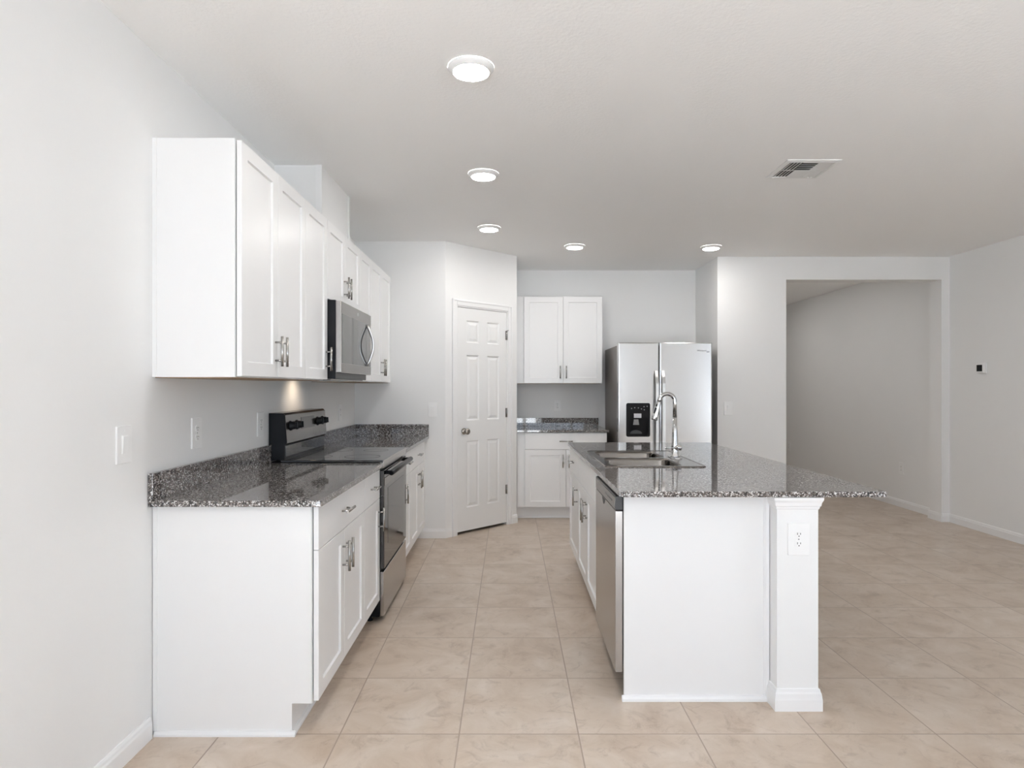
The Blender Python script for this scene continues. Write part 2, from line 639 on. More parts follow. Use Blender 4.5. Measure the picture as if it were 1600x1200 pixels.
def base_cabinet(label, loc, rot, w, fronts, x_off=0.0, open_top=False, depth=0.606, group=None, toe_from=0.0):
    """fronts: (kind, x0, x1, z0, z1, handle) in metres along the front"""
    t = thing('base_cabinet', label, 'cabinet', loc, rot, group)
    c = MB()
    if open_top:
        c.box(0, 0.016, 0.016, depth, HBOT, HTOP).box(w - 0.016, w, 0.016, depth, HBOT, HTOP)
        c.box(0.016, w - 0.016, 0.016, depth, HBOT, HBOT + 0.016).box(0.016, w - 0.016, depth - 0.008, depth, HBOT, HTOP)
        c.box(0, w, 0, 0.016, HBOT, HTOP)
        c.box(0, w, 0.076, 0.092, 0, HBOT)
    else:
        c.prism([(0, HBOT), (0, HTOP), (depth, HTOP), (depth, 0), (0.076, 0), (0.076, HBOT)], 'x', 0, w)
    c.build('carcass', CAB, t)
    s = MB()
    s.prism([(0.076, 0), (0.062, 0), (0.063, 0.008), (0.068, 0.015), (0.076, 0.018)], 'x', toe_from, w)
    s.build('shoe_molding', TRIM, t)
    for kind, x0, x1, z0, z1, hd in fronts:
        x0, x1, z0, z1 = x0 + G, x1 - G, z0 + G, z1 - G
        if kind == 'door':
            o = shaker(x0, x1, z0, z1).build('door', CAB, t)
            if hd:
                pull(x0 + 0.030 if hd == 'l' else x1 - 0.030, z1 - 0.112, True, o)
        else:
            o = slab_front(x0, x1, z0, z1).build('drawer' if kind == 'drawer' else 'false_front', CAB, t)
            if hd:
                pull((x0 + x1) / 2, (z0 + z1) / 2, False, o)
    return t


def wall_cabinet(label, loc, rot, w, h, fronts, depth=0.315, group=None):
    t = thing('wall_cabinet', label, 'cabinet', loc, rot, group)
    MB().box(0, w, 0, depth, 0, h, 0.001, 1).build('carcass', CAB, t)
    o = MB().box(0.012, w - 0.012, 0.018, depth - 0.001, -0.003, 0.0005).build('bottom_panel', WOOD, t)
    o['label'] = 'raw wood-brown underside panel'
    for x0, x1, hd in fronts:
        x0, x1 = x0 + G, x1 - G
        o = shaker(x0, x1, 0.004, h - 0.006).build('door', CAB, t)
        if hd:
            pull(x0 + 0.030 if hd == 'l' else x1 - 0.030, 0.118, True, o)
    return t


LB, RB = PI / 2, -PI / 2
XBF = -0.756                              # carcass front of the left base run
gb = 'white base cabinets'
gw = 'white wall cabinets'
DR = ('drawer', 'door')
b30 = base_cabinet('white two-door base cabinet with wide drawer, nearest end of the left counter', (XBF, 2.417, 0), LB, 0.762,
                   [('drawer', 0, 0.762, ZDR, 0.873, 1), ('door', 0, 0.381, HBOT + 0.008, ZDR, 'r'), ('door', 0.381, 0.762, HBOT + 0.008, ZDR, 'l')], group=gb)
# finished end panel of the run, scribe strip at the wall and shoe molding
e = MB().prism([(0.002, HBOT + 0.002), (0.002, HTOP), (0.606, HTOP), (0.606, 0), (0.076, 0), (0.076, HBOT + 0.002)], 'x', -0.006, -0.0005)
e.build('end_panel', CAB, b30)
e = MB().box(-0.010, -0.006, 0.590, 0.606, 0.018, HTOP)
e.build('scribe_strip', CAB, b30)
e = MB().loops([[(-0.006, y, 0), (-0.021, y, 0), (-0.020, y, 0.008), (-0.014, y, 0.016), (-0.006, y, 0.018)] for y in (0.060, 0.598)])
e.build('end_shoe_molding', TRIM, b30)
base_cabinet('narrow white base cabinet with one drawer, between the wide nearest cabinet and the range', (XBF, 3.180, 0), LB, 0.379,
             [('drawer', 0, 0.379, ZDR, 0.873, 1), ('door', 0, 0.379, HBOT + 0.008, ZDR, 'r')], group=gb)
base_cabinet('narrow white base cabinet just beyond the range, its pull beside the oven door', (XBF, 4.336, 0), LB, 0.352,
             [('drawer', 0, 0.352, ZDR, 0.873, 1), ('door', 0, 0.352, HBOT + 0.008, ZDR, 'l')], group=gb)
base_cabinet('white two-door base cabinet at the far end of the left counter, against the back wall', (XBF, 4.690, 0), LB, 0.866,
             [('drawer', 0, 0.758, ZDR, 0.873, 1), ('door', 0, 0.379, HBOT + 0.008, ZDR, 'r'), ('door', 0.379, 0.758, HBOT + 0.008, ZDR, 'l')], group=gb)
XWF = -1.051                              # carcass front of the left wall run
ZW, HW = 1.369, 0.915
wc = wall_cabinet('tall white two-door wall cabinet with the exposed side panel, nearest of the left wall run', (XWF, 2.417, ZW), LB, 0.762, HW,
                  [(0, 0.381, 'r'), (0.381, 0.762, 'l')], group=gw)
MB().box(-0.0045, -0.0005, 0.001, 0.314, 0.0, HW).build('end_panel', CAB, wc)
MB().box(-0.008, -0.0045, 0.298, 0.314, 0.0, HW).build('scribe_strip', CAB, wc)
wall_cabinet('narrow white wall cabinet on the near side of the microwave', (XWF, 3.180, ZW), LB, 0.379, HW, [(0, 0.379, 'r')], group=gw)
wall_cabinet('short white two-door wall cabinet directly above the microwave', (XWF, 3.562, 1.828), LB, 0.771, HW - 0.459,
             [(0, 0.3855, 'r'), (0.3855, 0.771, 'l')], group=gw)
wall_cabinet('narrow white wall cabinet on the far side of the microwave', (XWF, 4.336, ZW), LB, 0.352, HW, [(0, 0.352, 'l')], group=gw)
wall_cabinet('white two-door wall cabinet in the far corner of the left run, touching the back wall', (XWF, 4.690, ZW), LB, 0.866, HW,
             [(0, 0.379, 'r'), (0.379, 0.758, 'l')], group=gw)
# fridge wall
base_cabinet('white base cabinet between the pantry door and the fridge', (0.076, 6.352, 0), 0, 0.903,
             [('drawer', 0.078, 0.903, ZDR, 0.873, 1), ('door', 0.078, 0.4905, HBOT + 0.008, ZDR, 'r'), ('door', 0.4905, 0.903, HBOT + 0.008, ZDR, 'l')], group=gb)
wall_cabinet('white two-door wall cabinet left of the fridge', (0.076, 6.641, ZW), 0, 0.900, HW,
             [(0.076, 0.488, 'r'), (0.488, 0.900, 'l')], group=gw)
# island
XIF = 0.487
base_cabinet('white two-door island cabinet under the sink, beyond the dishwasher', (XIF, 4.254, 0), RB, 0.932,
             [('false', 0, 0.932, ZDR, 0.873, 0), ('door', 0, 0.466, HBOT + 0.008, ZDR, 'r'), ('door', 0.466, 0.932, HBOT + 0.008, ZDR, 'l')],
             open_top=True, group=gb)
base_cabinet('narrow white island cabinet with drawer at the far end, facing the range run', (XIF, 4.850, 0), RB, 0.594,
             [('drawer', 0, 0.594, ZDR, 0.873, 1), ('door', 0, 0.594, HBOT + 0.008, ZDR, 'r')], group=gb)
# island end panel
ep = thing('island_end_panel', 'plain white panel closing the near end of the island beside the dishwasher', 'panel', (0.487, 2.68, 0))
MB().box(0, 0.612, 0, 0.016, 0, HTOP, 0.001, 1).build('panel', CAB, ep)
MB().prism([(0, 0), (-0.016, 0), (-0.015, 0.010), (-0.008, 0.019), (0, 0.022)], 'x', -0.010, 0.612).build('shoe_molding', TRIM, ep)
MB().prism([(0.612, -0.014), (0.600, -0.012), (0.594, -0.006), (0.592, 0), (0.612, 0)], 'z', 0.022, HTOP).build('corner_molding', TRIM, ep)
# half wall behind the island cabinets, ending in a post
hw = thing('half_wall', 'white half wall post with crown and base molding holding up the island counter', 'half wall', (1.102, 2.597, 0))
HX, HY = 0.170, 2.25
MB().box(0, HX, 0, HY, 0, HTOP).build('shaft', WALL, hw)


def ring_mold(prof, name, m, close=True):
    """profile (offset, z) run around the near, right and (short) left sides of the post"""
    mb = MB()
    lp = []
    for a, z in prof:
        lp.append([(-a, 0.081, z), (-a, -a, z), (HX + a, -a, z), (HX + a, HY, z), (HX - 0.001, HY, z), (HX - 0.001, 0.002, z), (0.001, 0.002, z), (0.001, 0.081, z)])
    # the loop of each height level is bridged; open ends capped by the inner returns
    mb.loops(lp)
    return mb.build(name, m, hw)


ring_mold([(0.013, 0.0), (0.013, 0.045), (0.012, 0.052), (0.010, 0.070), (0.007, 0.078), (0.005, 0.088), (0.001, 0.091)], 'base_molding', TRIM)
ring_mold([(0.001, 0.826), (0.004, 0.830), (0.005, 0.838), (0.009, 0.842), (0.011, 0.856), (0.016, 0.866), (0.017, HTOP)], 'crown_molding', TRIM)


# ------------------------------------------------------------ granite
def grid_slab(xs, ys, holes, z0, z1):
    t = bmesh.new()
    vt = {}

    def V(i, j, z):
        if (i, j, z) not in vt:
            vt[(i, j, z)] = t.verts.new((xs[i], ys[j], z))
        return vt[(i, j, z)]
    cells = {(i, j) for i in range(len(xs) - 1) for j in range(len(ys) - 1)} - set(holes)
    for i, j in cells:
        for z in (z0, z1):
            t.faces.new((V(i, j, z), V(i + 1, j, z), V(i + 1, j + 1, z), V(i, j + 1, z)))
        for (di, dj), (a, b) in {(-1, 0): ((0, 0), (0, 1)), (1, 0): ((1, 0), (1, 1)), (0, -1): ((0, 0), (1, 0)), (0, 1): ((0, 1), (1, 1))}.items():
            if (i + di, j + dj) not in cells:
                t.faces.new((V(i + a[0], j + a[1], z0), V(i + b[0], j + b[1], z0), V(i + b[0], j + b[1], z1), V(i + a[0], j + a[1], z1)))
    mb = MB()
    mb._merge(t)
    return mb


Z0, Z1 = 0.878, 0.902
ZS = 1.004
XCF = -0.710
gc = 'speckled granite countertops'
ct = thing('granite_countertop', 'dark speckled granite counter on the near left cabinets, in front of the range', 'countertop', (XL, 2.375, Z0), 0, gc)
grid_slab([0.002, XCF - XL], [0, 3.561 - 2.375], [], 0, Z1 - Z0).build('slab', GRANITE, ct, bevel=0.003)
MB().box(0.002, 0.021, 0, 3.561 - 2.375, Z1 - Z0 + 0.0003, ZS - Z0, 0.0015).build('backsplash', GRANITE, ct)
ct = thing('granite_countertop', 'dark speckled granite counter beyond the range, running to the back wall', 'countertop', (XL, 4.335, Z0), 0, gc)
grid_slab([0.002, XCF - XL], [0, YK - 4.337], [], 0, Z1 - Z0).build('slab', GRANITE, ct, bevel=0.003)
MB().box(0.002, 0.021, 0, YK - 4.337, Z1 - Z0 + 0.0003, ZS - Z0, 0.0015).build('backsplash', GRANITE, ct)
MB().box(0.022, XCF - XL, YK - 4.335 - 0.022, YK - 4.337, Z1 - Z0 + 0.0003, ZS - Z0, 0.0015).build('backsplash', GRANITE, ct)
ct = thing('granite_countertop', 'small dark granite counter left of the fridge, under the back outlet', 'countertop', (0.074, 6.312, Z0), 0, gc)
grid_slab([0, 0.924], [0, YF - 6.314], [], 0, Z1 - Z0).build('slab', GRANITE, ct, bevel=0.003)
MB().box(0, 0.906, YF - 6.312 - 0.022, YF - 6.314, Z1 - Z0 + 0.0003, 0.992 - Z0, 0.0015).build('backsplash', GRANITE, ct)
IX0, IX1, IY0, IY1 = 0.452, 1.548, 2.585, 4.89
SX0, SX1, SY0, SY1 = 0.512, 1.058, 3.365, 4.205
ct = thing('granite_countertop', 'large polished granite island top holding the sink and faucet', 'countertop', (0, 0, Z0), 0, gc)
grid_slab([IX0, SX0 + 0.015, SX1 - 0.09, IX1], [IY0, SY0 + 0.02, SY1 - 0.02, IY1], [(1, 1)], 0, Z1 - Z0).build('slab', GRANITE, ct, bevel=0.003)

# ------------------------------------------------------------ sink and faucet
sk = thing('kitchen_sink', 'double bowl stainless steel drop-in sink set in the island granite', 'sink', ((SX0 + SX1) / 2, (SY0 + SY1) / 2, Z1))
cx, cy = (SX0 + SX1) / 2, (SY0 + SY1) / 2
bx0, bx1 = 0.552 - cx, 0.945 - cx
bow = [(SY0 + 0.040 - cy, SY0 + 0.403 - cy), (SY0 + 0.437 - cy, SY0 + 0.800 - cy)]
X0, X1, Y0, Y1 = SX0 - cx, SX1 - cx, SY0 - cy, SY1 - cy
rim = MB()
t_ = bmesh.new()
ZR = 0.004


def loop_edges(pts, z):
    vs = [t_.verts.new((x, y, z)) for x, y in pts]
    return vs, [t_.edges.new((vs[i], vs[(i + 1) % len(vs)])) for i in range(len(vs))]


ed = []
outer, e_ = loop_edges(rrect(X0 + 0.008, X1 - 0.008, Y0 + 0.008, Y1 - 0.008, 0.022), ZR)
ed += e_
for y0, y1 in bow:
    _, e_ = loop_edges(rrect(bx0, bx1, y0, y1, 0.055), ZR)
    ed += e_
bmesh.ops.triangle_fill(t_, use_beauty=True, use_dissolve=False, edges=ed)
rim._merge(t_)
ro = [[(x, y, z) for x, y in rrect(X0 + i, X1 - i, Y0 + i, Y1 - i, 0.030 - i)] for i, z in ((0.0, 0.0003), (0.0005, 0.003), (0.003, 0.0062), (0.006, 0.006), (0.008, ZR))]
rim.loops(ro, False, False, True)
rim.build('rim', SINKM, sk)
for y0, y1 in bow:
    b = MB()
    prof = [(0, ZR), (0.003, 0.001), (0.007, -0.010), (0.012, -0.13), (0.020, -0.160), (0.045, -0.172), (0.12, -0.176)]
    b.loops([[(x, y, z) for x, y in rrect(bx0 + i, bx1 - i, y0 + i, y1 - i, max(0.055 - i * 0.3, 0.02))] for i, z in prof], False, True, True)
    b.build('bowl', SINKM, sk)
    MB().lathe([(0.045, -0.1755), (0.043, -0.172), (0.030, -0.173), (0.012, -0.1745)], ((bx0 + bx1) / 2, (y0 + y1) / 2, 0)).build('drain', CHROME, sk)
fa = thing('faucet', 'chrome gooseneck pull-down faucet standing on the sink deck', 'faucet', (0.993, 3.785, Z1 + 0.0042))
MB().loops([[(x, y, z) for x, y in rrect(-0.030 + i, 0.030 - i, -0.075 + i, 0.075 - i, 0.0299 - i)] for i, z in ((0, 0), (0.001, 0.004), (0.005, 0.007))],
           smooth=False).build('escutcheon', CHROME, fa)
MB().lathe([(0.028, 0.006), (0.028, 0.012), (0.023, 0.018), (0.022, 0.060), (0.023, 0.075), (0.019, 0.088), (0.016, 0.15), (0.0135, 0.24)]).build('body', CHROME, fa)
arc = [(0, 0, 0.235)]
cxa, cza, ra = -0.047, 1.243 - Z1 - 0.0042, 0.047
for k in range(0, 17):
    a = math.radians(165 * k / 16)
    arc.append((cxa + ra * math.cos(a), 0, cza + ra * math.sin(a)))
tip = Vector(arc[-1])
dirn = Vector((-math.sin(math.radians(165)), 0, math.cos(math.radians(165))))
arc.append(tuple(tip + dirn * 0.012))
MB().tube(arc, 0.0122, 18).build('spout', CHROME, fa)
hd = MB().tube([tip + dirn * s for s in (0.010, 0.016, 0.05, 0.10, 0.122, 0.127)], [0.013, 0.0145, 0.016, 0.0195, 0.0205, 0.018], 18)
sh = hd.build('spray_head', CHROME, fa)
nx = Vector((-0.70, -0.714, 0)).normalized()
for s0, s1, rr in ((0.030, 0.042, 0.006), (0.052, 0.085, 0.0075)):
    bt = MB()
    cpt = lambda s: tip + dirn * s + nx * 0.0135
    bt.tube([cpt(s0 - 0.004), cpt(s0), cpt((s0 + s1) / 2), cpt(s1), cpt(s1 + 0.004)], [rr * 0.4, rr * 0.9, rr, rr * 0.9, rr * 0.4], 12)
    bt.build('spray_button', BLACKM, sh)
lv = MB().tube([(0, -0.012, 0.062), (0.014, -0.020, 0.062), (0.030, -0.020, 0.062), (0.034, -0.020, 0.062)], [0.014, 0.017, 0.016, 0.010], 16)
lv.tube([(0.012, -0.030, 0.064), (-0.030, -0.034, 0.062), (-0.066, -0.036, 0.061)], [0.006, 0.0048, 0.0042], 10)
lv.build('lever', CHROME, fa)

# ------------------------------------------------------------ dishwasher
dw = thing('dishwasher', 'stainless steel dishwasher with dark control strip in the near end of the island', 'dishwasher', (XIF, 3.314, 0), RB)
MB().box(0.004, 0.612, 0.002, 0.57, 0.10, 0.868).build('tub', BLACKM, dw)
MB().box(0.004, 0.612, 0.055, 0.075, 0.004, 0.10).build('kick_plate', BLACK, dw)
d = MB().box(0.003, 0.613, -0.033, 0.0, 0.108, 0.800, 0.003).build('door', STEEL, dw)
cp = MB().box(0.003, 0.613, -0.033, 0.001, 0.802, 0.864, 0.004).build('control_panel', DARKG, dw)
MB().box(0.014, 0.602, -0.0345, -0.0325, 0.806, 0.856).build('control_strip', STEELD, cp)
hp = MB().prism([(x, z) for x, z in [(0.225 + 0.10 * k / 10, 0.798 - 0.030 * math.sin(PI * k / 10)) for k in range(11)]], 'y', -0.0338, -0.031)
hp.build('pocket_handle', BLACK, d)
for xx in (0.33, 0.36, 0.40, 0.43, 0.46, 0.49, 0.52):
    MB().box(xx, xx + 0.012, -0.0352, -0.0343, 0.828, 0.836).build('button', DARKG, cp)

# ------------------------------------------------------------ range
RY = 3.566
rg = thing('electric_range', 'freestanding electric range with black glass cooktop between the left counters', 'range', (-0.735, RY, 0), LB)
RW = 0.764
bd = MB().box(0.001, RW - 0.001, 0.0, 0.626, 0.030, 0.902)
bd.build('body', BLACK, rg)
for fx in (0.03, RW - 0.03):
    for fy in (0.06, 0.56):
        MB().lathe([(0.016, 0), (0.016, 0.006), (0.010, 0.010), (0.010, 0.031)], (fx, fy, 0)).build('foot', BLACKM, rg)
ck = MB().box(-0.001, RW + 0.001, -0.020, 0.560, 0.9035, 0.917, 0.003).build('cooktop', GLASSB, rg)
BURN = mat('burner_mark', (0.018, 0.018, 0.018), 0.08)
for bx, by, br_ in ((0.19, 0.14, 0.105), (0.57, 0.14, 0.08), (0.19, 0.40, 0.08), (0.57, 0.40, 0.105), (0.38, 0.46, 0.055)):
    MB().lathe([(br_, 0.9171), (br_, 0.9174), (br_ - 0.004, 0.9174), (br_ - 0.004, 0.9171)], (bx, by, 0), seg=40, cap0=False, cap1=False).build('burner_ring', BURN, ck)
MB().box(0.001, RW - 0.001, -0.026, 0.0, 0.872, 0.9145, 0.004).build('front_trim', STEEL, rg)
od = MB().box(0.004, RW - 0.004, -0.026, -0.001, 0.300, 0.860, 0.004).build('oven_door', GLASSB, rg)
o = MB().box(0.11, RW - 0.11, -0.0272, -0.0255, 0.42, 0.745, 0.0005, 1).build('oven_window', DISPLAY, od)
o['label'] = 'grey oven door window'
MB().box(0.006, RW - 0.006, -0.0285, -0.0255, 0.770, 0.815, 0.001, 1).build('top_strip', STEELD, od)
hn = MB().tube([(0.025, -0.060, 0.842), (0.03, -0.062, 0.842), (RW - 0.03, -0.062, 0.842), (RW - 0.025, -0.060, 0.842)], [0.011, 0.0155, 0.0155, 0.011], 18)
for xx in (0.05, RW - 0.05):
    hn.tube([(xx, -0.026, 0.842), (xx, -0.060, 0.842)], 0.012, 12)
hn.build('oven_handle', BLACK, od)
MB().box(0.004, RW - 0.004, -0.024, -0.001, 0.033, 0.284, 0.003).build('storage_drawer', STEEL, rg)
# backguard: black ends, steel control panel leaning back, black glass strip under it
bgp = [(0.626, 0.915), (0.626, 1.182), (0.545, 1.182), (0.535, 1.172), (0.524, 1.012), (0.535, 1.000), (0.538, 0.918)]
bk = MB().prism(bgp, 'x', 0.0, RW).build('backguard', BLACK, rg)
pn = MB().prism([(0.5447, 1.1835), (0.625, 1.1835), (0.625, 1.181), (0.5455, 1.181), (0.5363, 1.1715), (0.5253, 1.0125), (0.5215, 1.0125), (0.5325, 1.1715)], 'x', 0.0, RW)
pn.build('control_panel', PANELM, bk)
MB().box(0.012, RW - 0.012, 0.5335, 0.5375, 0.934, 0.996, 0.0015).build('glass_strip', GLASSB, bk)
lean = math.atan2(0.011, 0.159)


def on_panel(z, out):
    """y on the leaning control panel at height z, out = distance in front of it"""
    return 0.5215 + (z - 1.0125) / 0.159 * 0.011 - out


dsp = MB()
dsp.loops([[(x, on_panel(z, o_), z) for x, z in ((0.262, 1.078), (0.512, 1.078), (0.512, 1.148), (0.262, 1.148))] for o_ in (-0.002, 0.0018)])
dsp.build('display', DISPLAY, bk)
for kx in (0.075, 0.185, 0.585, 0.695):
    kn = MB().lathe([(0.029, 0.0), (0.029, -0.004), (0.023, -0.005), (0.021, -0.026), (0.018, -0.030)], (0, 0, 0), 'y', 24)
    kn.box(-0.004, 0.004, -0.040, -0.028, -0.018, 0.018, 0.002)
    ko = kn.build('burner_knob', BLACK, bk)
    ko.location = (kx, on_panel(1.108, 0.0), 1.108)
    ko.rotation_euler = (-lean, 0, 0)

# ------------------------------------------------------------ microwave
mw = thing('microwave', 'stainless over-the-range microwave hung under the short cabinet above the cooktop', 'microwave', (-0.984, RY, 1.378), LB)
MH = 0.447
MB().box(0.0, RW - 0.002, 0.0, 0.377, 0.0, MH, 0.003).build('body', BLACK, mw)
md = MB().box(0.001, RW - 0.003, -0.033, -0.0005, 0.034, 0.442, 0.004).build('door', STEEL, mw)
for z0_, z1_ in ((0.0375, 0.088), (0.374, 0.4385)):
    MB().box(0.005, RW - 0.007, -0.0341, -0.0325, z0_, z1_, 0.0005, 1).build('darkened_front_band', PANELM, md)  # same door steel, with the shade of its front put into the colour
MB().box(0.014, RW - 0.018, -0.0342, -0.0325, 0.090, 0.372, 0.0005, 1).build('door_glass', GLASSB, md)
MB().box(0.62, 0.623, -0.0346, -0.034, 0.090, 0.372).build('control_divider', STEELD, md)
hpts = []
for k in range(15):
    u = k / 14
    hpts.append((0.632, -0.036 - 0.042 * math.sin(PI * u), 0.094 + 0.272 * u))
MB().tube(hpts, [0.0085] * 15, 12).build('door_handle', BRIGHT, md)
em = MB()
em.tube([(0.385 + 0.011 * math.cos(2 * PI * k / 24), -0.0345, 0.407 + 0.008 * math.sin(2 * PI * k / 24)) for k in range(25)], 0.0011, 6)
em.build('emblem', LIGHTP, md)
MB().box(0.02, RW - 0.02, 0.02, 0.34, -0.006, 0.002).build('underside_plate', STEELD, mw)
tl = MB().box(0.36, 0.41, 0.285, 0.325, -0.0066, -0.0055).build('task_light', TASK, mw)
tl['label'] = 'glowing warm cooktop light'
lt = bpy.data.lights.new('cooktop_lamp', 'SPOT')
lt.energy = 2.2
lt.color = (1.0, 0.80, 0.60)
lt.spot_size = math.radians(125)
lt.spot_blend = 1.0
lt.shadow_soft_size = 0.015
lo = bpy.data.objects.new('cooktop_lamp', lt)
lo.location = (-1.20, 3.97, 1.368)
lo.rotation_euler = (0, math.radians(48), 0)
C.objects.link(lo)

# ------------------------------------------------------------ fridge
fr = thing('refrigerator', 'side-by-side stainless refrigerator with black dispenser in the back alcove', 'refrigerator', (1.049, 6.158, 0))
MB().box(0.002, 0.908, 0.0, 0.765, 0.03, 1.737, 0.004).build('cabinet', FRSIDE, fr)
MB().box(0.01, 0.90, -0.03, 0.0, 0.012, 0.075, 0.003).build('toe_grille', DARKG, fr)
for hx in (0.02, 0.83):
    MB().box(hx, hx + 0.06, -0.055, 0.03, 1.737, 1.757, 0.004).build('hinge_cover', DARKG, fr)


def fdoor(x0, x1, hole=None):
    z0, z1 = 0.085, 1.763
    def R(i, y, X0=x0, X1=x1, Z0_=z0, Z1_=z1):
        return [(X0 + i, y, Z0_ + i), (X1 - i, y, Z0_ + i), (X1 - i, y, Z1_ - i), (X0 + i, y, Z1_ - i)]
    f = -0.070
    lp = [R(0, -0.006), R(0, f + 0.012), R(0.001, f + 0.007), R(0.0035, f + 0.0035), R(0.007, f + 0.001), R(0.012, f)]
    if hole:
        h = hole
        lp += [R(0, f, *h), R(0, f + 0.055, *h)]
    return MB().loops(lp)


fz = fdoor(0.0, 0.394, (0.105, 0.290, 0.872, 1.035)).build('freezer_door', FRDOOR, fr)
fd = fdoor(0.401, 0.910).build('fridge_door', FRDOOR, fr)


def fhandle(x0, x1, parent):
    m = MB()
    lp = []
    n = 16
    for k in range(n + 1):
        u = k / n
        z = 0.50 + 0.99 * u
        y = -0.070 - 0.050 * min(1, math.sin(PI * u) * 3.2) ** 0.8 if 0 < u < 1 else -0.069
        lp.append([(x0, y, z), (x1, y, z), (x1 - 0.004, y - 0.012, z), (x0 + 0.004, y - 0.012, z)])
    m.loops(lp, smooth=False)
    m.build('door_handle', BRIGHT, parent)


fhandle(0.349, 0.383, fz)
fhandle(0.412, 0.447, fd)
dp = MB()
outer = rrect(0.078, 0.309, 0.851, 1.177, 0.018)
rec = (0.108, 0.287, 0.875, 1.032)
dp_lp = [[(x, y, z) for x, z in outer] for y in (-0.0695, -0.0735)]
# bezel face with the recess cut in it
t_ = bmesh.new()
ed = []
_, e_ = loop_edges(rrect(0.079, 0.308, 0.852, 1.176, 0.017), 0)
ed += e_
_, e_ = loop_edges(rrect(*rec[:2], *rec[2:], 0.012), 0)
ed += e_
bmesh.ops.triangle_fill(t_, use_beauty=True, use_dissolve=False, edges=ed)
for v in t_.verts:
    v.co = Vector((v.co.x, -0.0745, v.co.y))
dp._merge(t_)
dp.loops(dp_lp + [[(x, -0.0745, z) for x, z in rrect(0.079, 0.308, 0.852, 1.176, 0.017)]], False, False)
dp.loops([[(x, y, z) for x, z in rrect(*rec, 0.012)] for y in (-0.0745, -0.020)], False, True)
disp = dp.build('dispenser', GLOSSB, fz)
MB().box(0.152, 0.224, -0.0765, -0.0735, 1.034, 1.076, 0.0008, 1).build('spout_cover', LIGHTP, disp)
MB().prism([(0.150, 0.965), (0.208, 0.965), (0.200, 1.018), (0.158, 1.018)], 'y', -0.050, -0.044).build('paddle', GREYP, disp)
MB().loops([[(0.178 + r_ * math.cos(a), y, 0.880 + 0.62 * r_ * math.sin(a)) for a in [PI * k / 14 for k in range(15)]] for y, r_ in ((-0.068, 0.055), (-0.035, 0.055))]).build('drip_tray', DARKG, disp)
for bx, bz in ((0.130, 1.125), (0.160, 1.132), (0.195, 1.130), (0.225, 1.120), (0.250, 1.142), (0.252, 1.112), (0.280, 1.145)):
    MB().lathe([(0.0055, -0.0742), (0.0055, -0.0752), (0.004, -0.0755)], (bx, 0, bz), 'y', 12).build('control_button', GREYP, disp)
lettering('Whirlpool', 0.0215, 'brand_lettering', LETTER, fd, (0.763, -0.0705, 1.677), (PI / 2, 0, 0))
bd_ = MB()
bd_.loops([[(0.868 + 0.015 * s_ * math.cos(2 * PI * k / 24), y, 1.671 + 0.008 * s_ * math.sin(2 * PI * k / 24)) for k in range(24)] for y, s_ in ((-0.0698, 1), (-0.0712, 0.96))])
bd_.build('badge', LIGHTP, fd)


# ------------------------------------------------------------ switches, outlets, thermostat
def plate_base(t, w=0.088, h=0.133):
    MB().loops([[(x, y, z) for x, z in rrect(-w / 2 + i, w / 2 - i, -h / 2 + i, h / 2 - i, 0.004)] for i, y in ((0, -0.0006), (0, -0.004), (0.002, -0.0065))]).build('plate', PLATE, t)


def outlet(label, loc, rot, w=0.088, h=0.133, group='white wall outlets'):
    t = thing('wall_outlet', label, 'outlet', loc, rot, group)
    plate_base(t, w, h)
    for s in (-1, 1):
        zc = s * 0.0195
        pts = []
        for k in range(24):
            a = 2 * PI * k / 24
            pts.append((0.0165 * max(-1, min(1, 1.15 * math.cos(a))), zc + 0.0142 * max(-0.95, min(0.95, 1.1 * math.sin(a)))))
        r = MB().loops([[(x, y, z) for x, z in pts] for y in (-0.006, -0.0085)]).build('receptacle', PLATE, t)
        for sx, sz in ((-0.0063, 0.0085), (0.0063, 0.007)):
            MB().box(sx - 0.0012, sx + 0.0012, -0.0089, -0.0083, zc + 0.0035 - sz / 2, zc + 0.0035 + sz / 2).build('slot', SLOT, r)
        MB().lathe([(0.0024, -0.0083), (0.0024, -0.0089)], (0, 0, zc - 0.0065), 'y', 10).build('slot', SLOT, r)
    MB().lathe([(0.0032, -0.0062), (0.0028, -0.0074)], (0, 0, 0), 'y', 12).build('screw', GREYP, t)
    return t


def switch(label, loc, rot, group='white wall switches', w=0.088, h=0.133):
    t = thing('light_switch', label, 'switch', loc, rot, group)
    plate_base(t, w, h)
    f = MB().loops([[(x, y, z) for x, z in rrect(-0.0175 + i, 0.0175 - i, -0.034 + i, 0.034 - i, 0.002)] for i, y in ((0, -0.006), (0, -0.0078), (0.001, -0.0078))])
    f.build('rocker_frame', PLATE, t)
    MB().prism([(-0.007, -0.031), (-0.0085, -0.031), (-0.0125, 0.028), (-0.012, 0.031), (-0.007, 0.031)], 'x', -0.0150, 0.0150).build('rocker', PLATE, t)
    for z in (-0.048, 0.048):
        MB().lathe([(0.003, -0.0062), (0.0026, -0.0072)], (0, 0, z), 'y', 12).build('screw', PLATE, t)
    return t


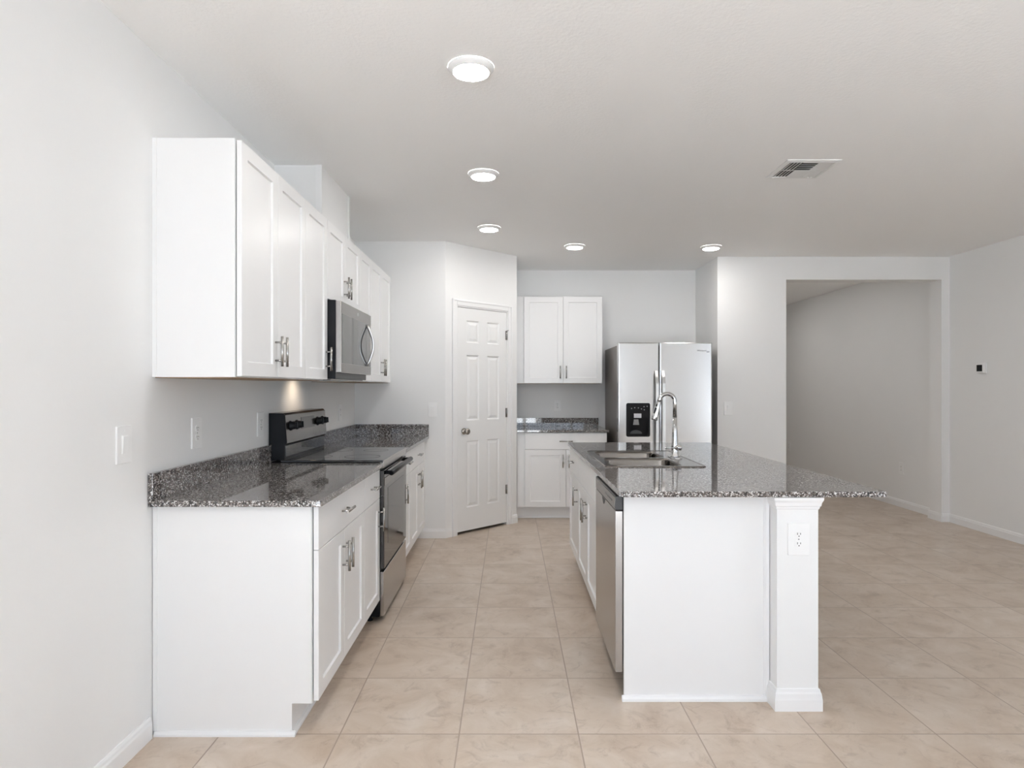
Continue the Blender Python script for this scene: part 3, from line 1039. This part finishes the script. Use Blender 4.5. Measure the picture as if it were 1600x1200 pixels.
ZP = 1.127
switch('white rocker switch on the left wall, nearest the camera before the counter', (XL, 2.226, ZP), LB)
outlet('white outlet on the left wall above the near counter, halfway to the range', (XL, 2.744, 1.131), LB)
outlet('white outlet on the left wall right beside the near edge of the range backguard', (XL, 3.448, ZP), LB)
outlet('white outlet on the left wall beyond the range, near the back corner', (XL, 5.07, ZP), LB)
switch('white rocker switch on the kitchen back wall left of the pantry door', (-0.677, YK, 1.132), 0, w=0.080, h=0.125)
outlet('small white outlet on the wall left of the fridge, over the small counter', (0.529, YF, 1.125), 0, 0.075, 0.118)
switch('white rocker switch on the wall between the fridge alcove and the hall opening', (2.163, YO, 1.12), 0)
outlet('white outlet low on the hall wall, nearer the opening edge', (XR, 6.99, 0.43), RB)
outlet('white outlet low on the hall wall, far end by the opening left edge', (XR, 9.80, 0.41), RB)
outlet('white outlet on the front of the island post under the countertop', (1.189, 2.597, 0.705), 0)
th = thing('thermostat', 'small white thermostat with black display on the right wall', 'thermostat', (XR, 5.79, 1.505), RB)
MB().box(-0.050, 0.050, -0.010, -0.0006, -0.050, 0.050, 0.002).build('back_plate', PLATE, th)
MB().box(-0.043, 0.043, -0.034, -0.010, -0.043, 0.043, 0.003).build('housing', PLATE, th)
MB().box(-0.034, 0.034, -0.0352, -0.0335, -0.030, 0.030).build('display', BLACK, th)


# ------------------------------------------------------------ ceiling lights and vent
def downlight(label, x, y):
    t = thing('recessed_light', label, 'ceiling light', (x, y, ZC), 0, 'recessed ceiling lights')
    MB().lathe([(0.093, -0.0004), (0.093, -0.004), (0.088, -0.009), (0.076, -0.022), (0.073, -0.022), (0.070, -0.016)], cap0=False, cap1=False, seg=40).build('trim_ring', PLATE, t)
    MB().lathe([(0.0705, -0.0165), (0.0695, -0.021), (0.062, -0.0245), (0.045, -0.0270), (0.02, -0.0285)], cap0=True, seg=40).build('lens', LENS, t)
    return t


downlight('round lit ceiling light nearest the camera, over the near aisle', -0.155, 2.542)
downlight('round lit ceiling light second from the camera in the aisle row', -0.158, 3.807)
downlight('round lit ceiling light farthest of the three in the aisle row, before the pantry', -0.165, 5.089)
downlight('round lit ceiling light in front of the small back wall cabinet', 0.595, 5.745)
downlight('round lit ceiling light in front of the fridge alcove corner', 1.85, 5.785)
vt = thing('ceiling_vent', 'white square three-way air vent in the ceiling over the island side', 'vent', (1.728, 3.72, ZC))
VS = 0.155
fm = MB()
fi = 0.128
for a in (0,):
    lp = []
    for s_, z in ((VS, -0.0006), (VS, -0.004), (VS - 0.004, -0.006), (fi, -0.010), (fi, -0.0006)):
        lp.append([(-s_, -s_, z), (s_, -s_, z), (s_, s_, z), (-s_, s_, z)])
    fm.loops(lp, False, False)
fm.build('frame', VENTW, vt)
MB().box(-fi, fi, -fi, fi, -0.0016, -0.0008).build('duct_backing', DARKG, vt)


def louver(p0, p1, tilt, w=0.026):
    """flat blade from p0 to p1 (xy), tilted about its length"""
    a, b = Vector((*p0, -0.0055)), Vector((*p1, -0.0055))
    d = (b - a).normalized()
    n = Vector((-d.y, d.x, 0))
    u = (n * math.cos(tilt) + Vector((0, 0, 1)) * math.sin(tilt)) * w / 2
    v = Vector((0, 0, 0.0006))
    m = MB().loops([[p + u + v, p - u + v, p - u - v, p + u - v] for p in (a, b)])
    m.build('louver', VENTW, vt)


for k in range(4):
    xk = -fi + 0.014 + 0.019 * k
    louver((xk, -fi), (xk, fi), math.radians(-24), 0.0150)
for k in range(4):
    yk = -fi + 0.016 + 0.030 * k
    louver((-0.045, yk), (0.050, yk), math.radians(14), 0.020)
for k in range(4):
    xk = fi - 0.014 - 0.019 * k
    louver((xk, -fi), (xk, fi), math.radians(30), 0.0195)
MB().box(-0.042, 0.048, 0.004, fi, -0.010, -0.0060).build('center_plate', VENTW, vt)
MB().box(-fi, fi, -0.003, 0.003, -0.0105, -0.009).build('cross_bar', VENTW, vt)

# unseen lights added beyond the opening to brighten the hall
downlight('added unseen round light in the hall just behind the opening header', 3.1, 7.5)
downlight('added unseen round light deep in the hall, hidden by the wall left of the opening', 3.3, 9.0)
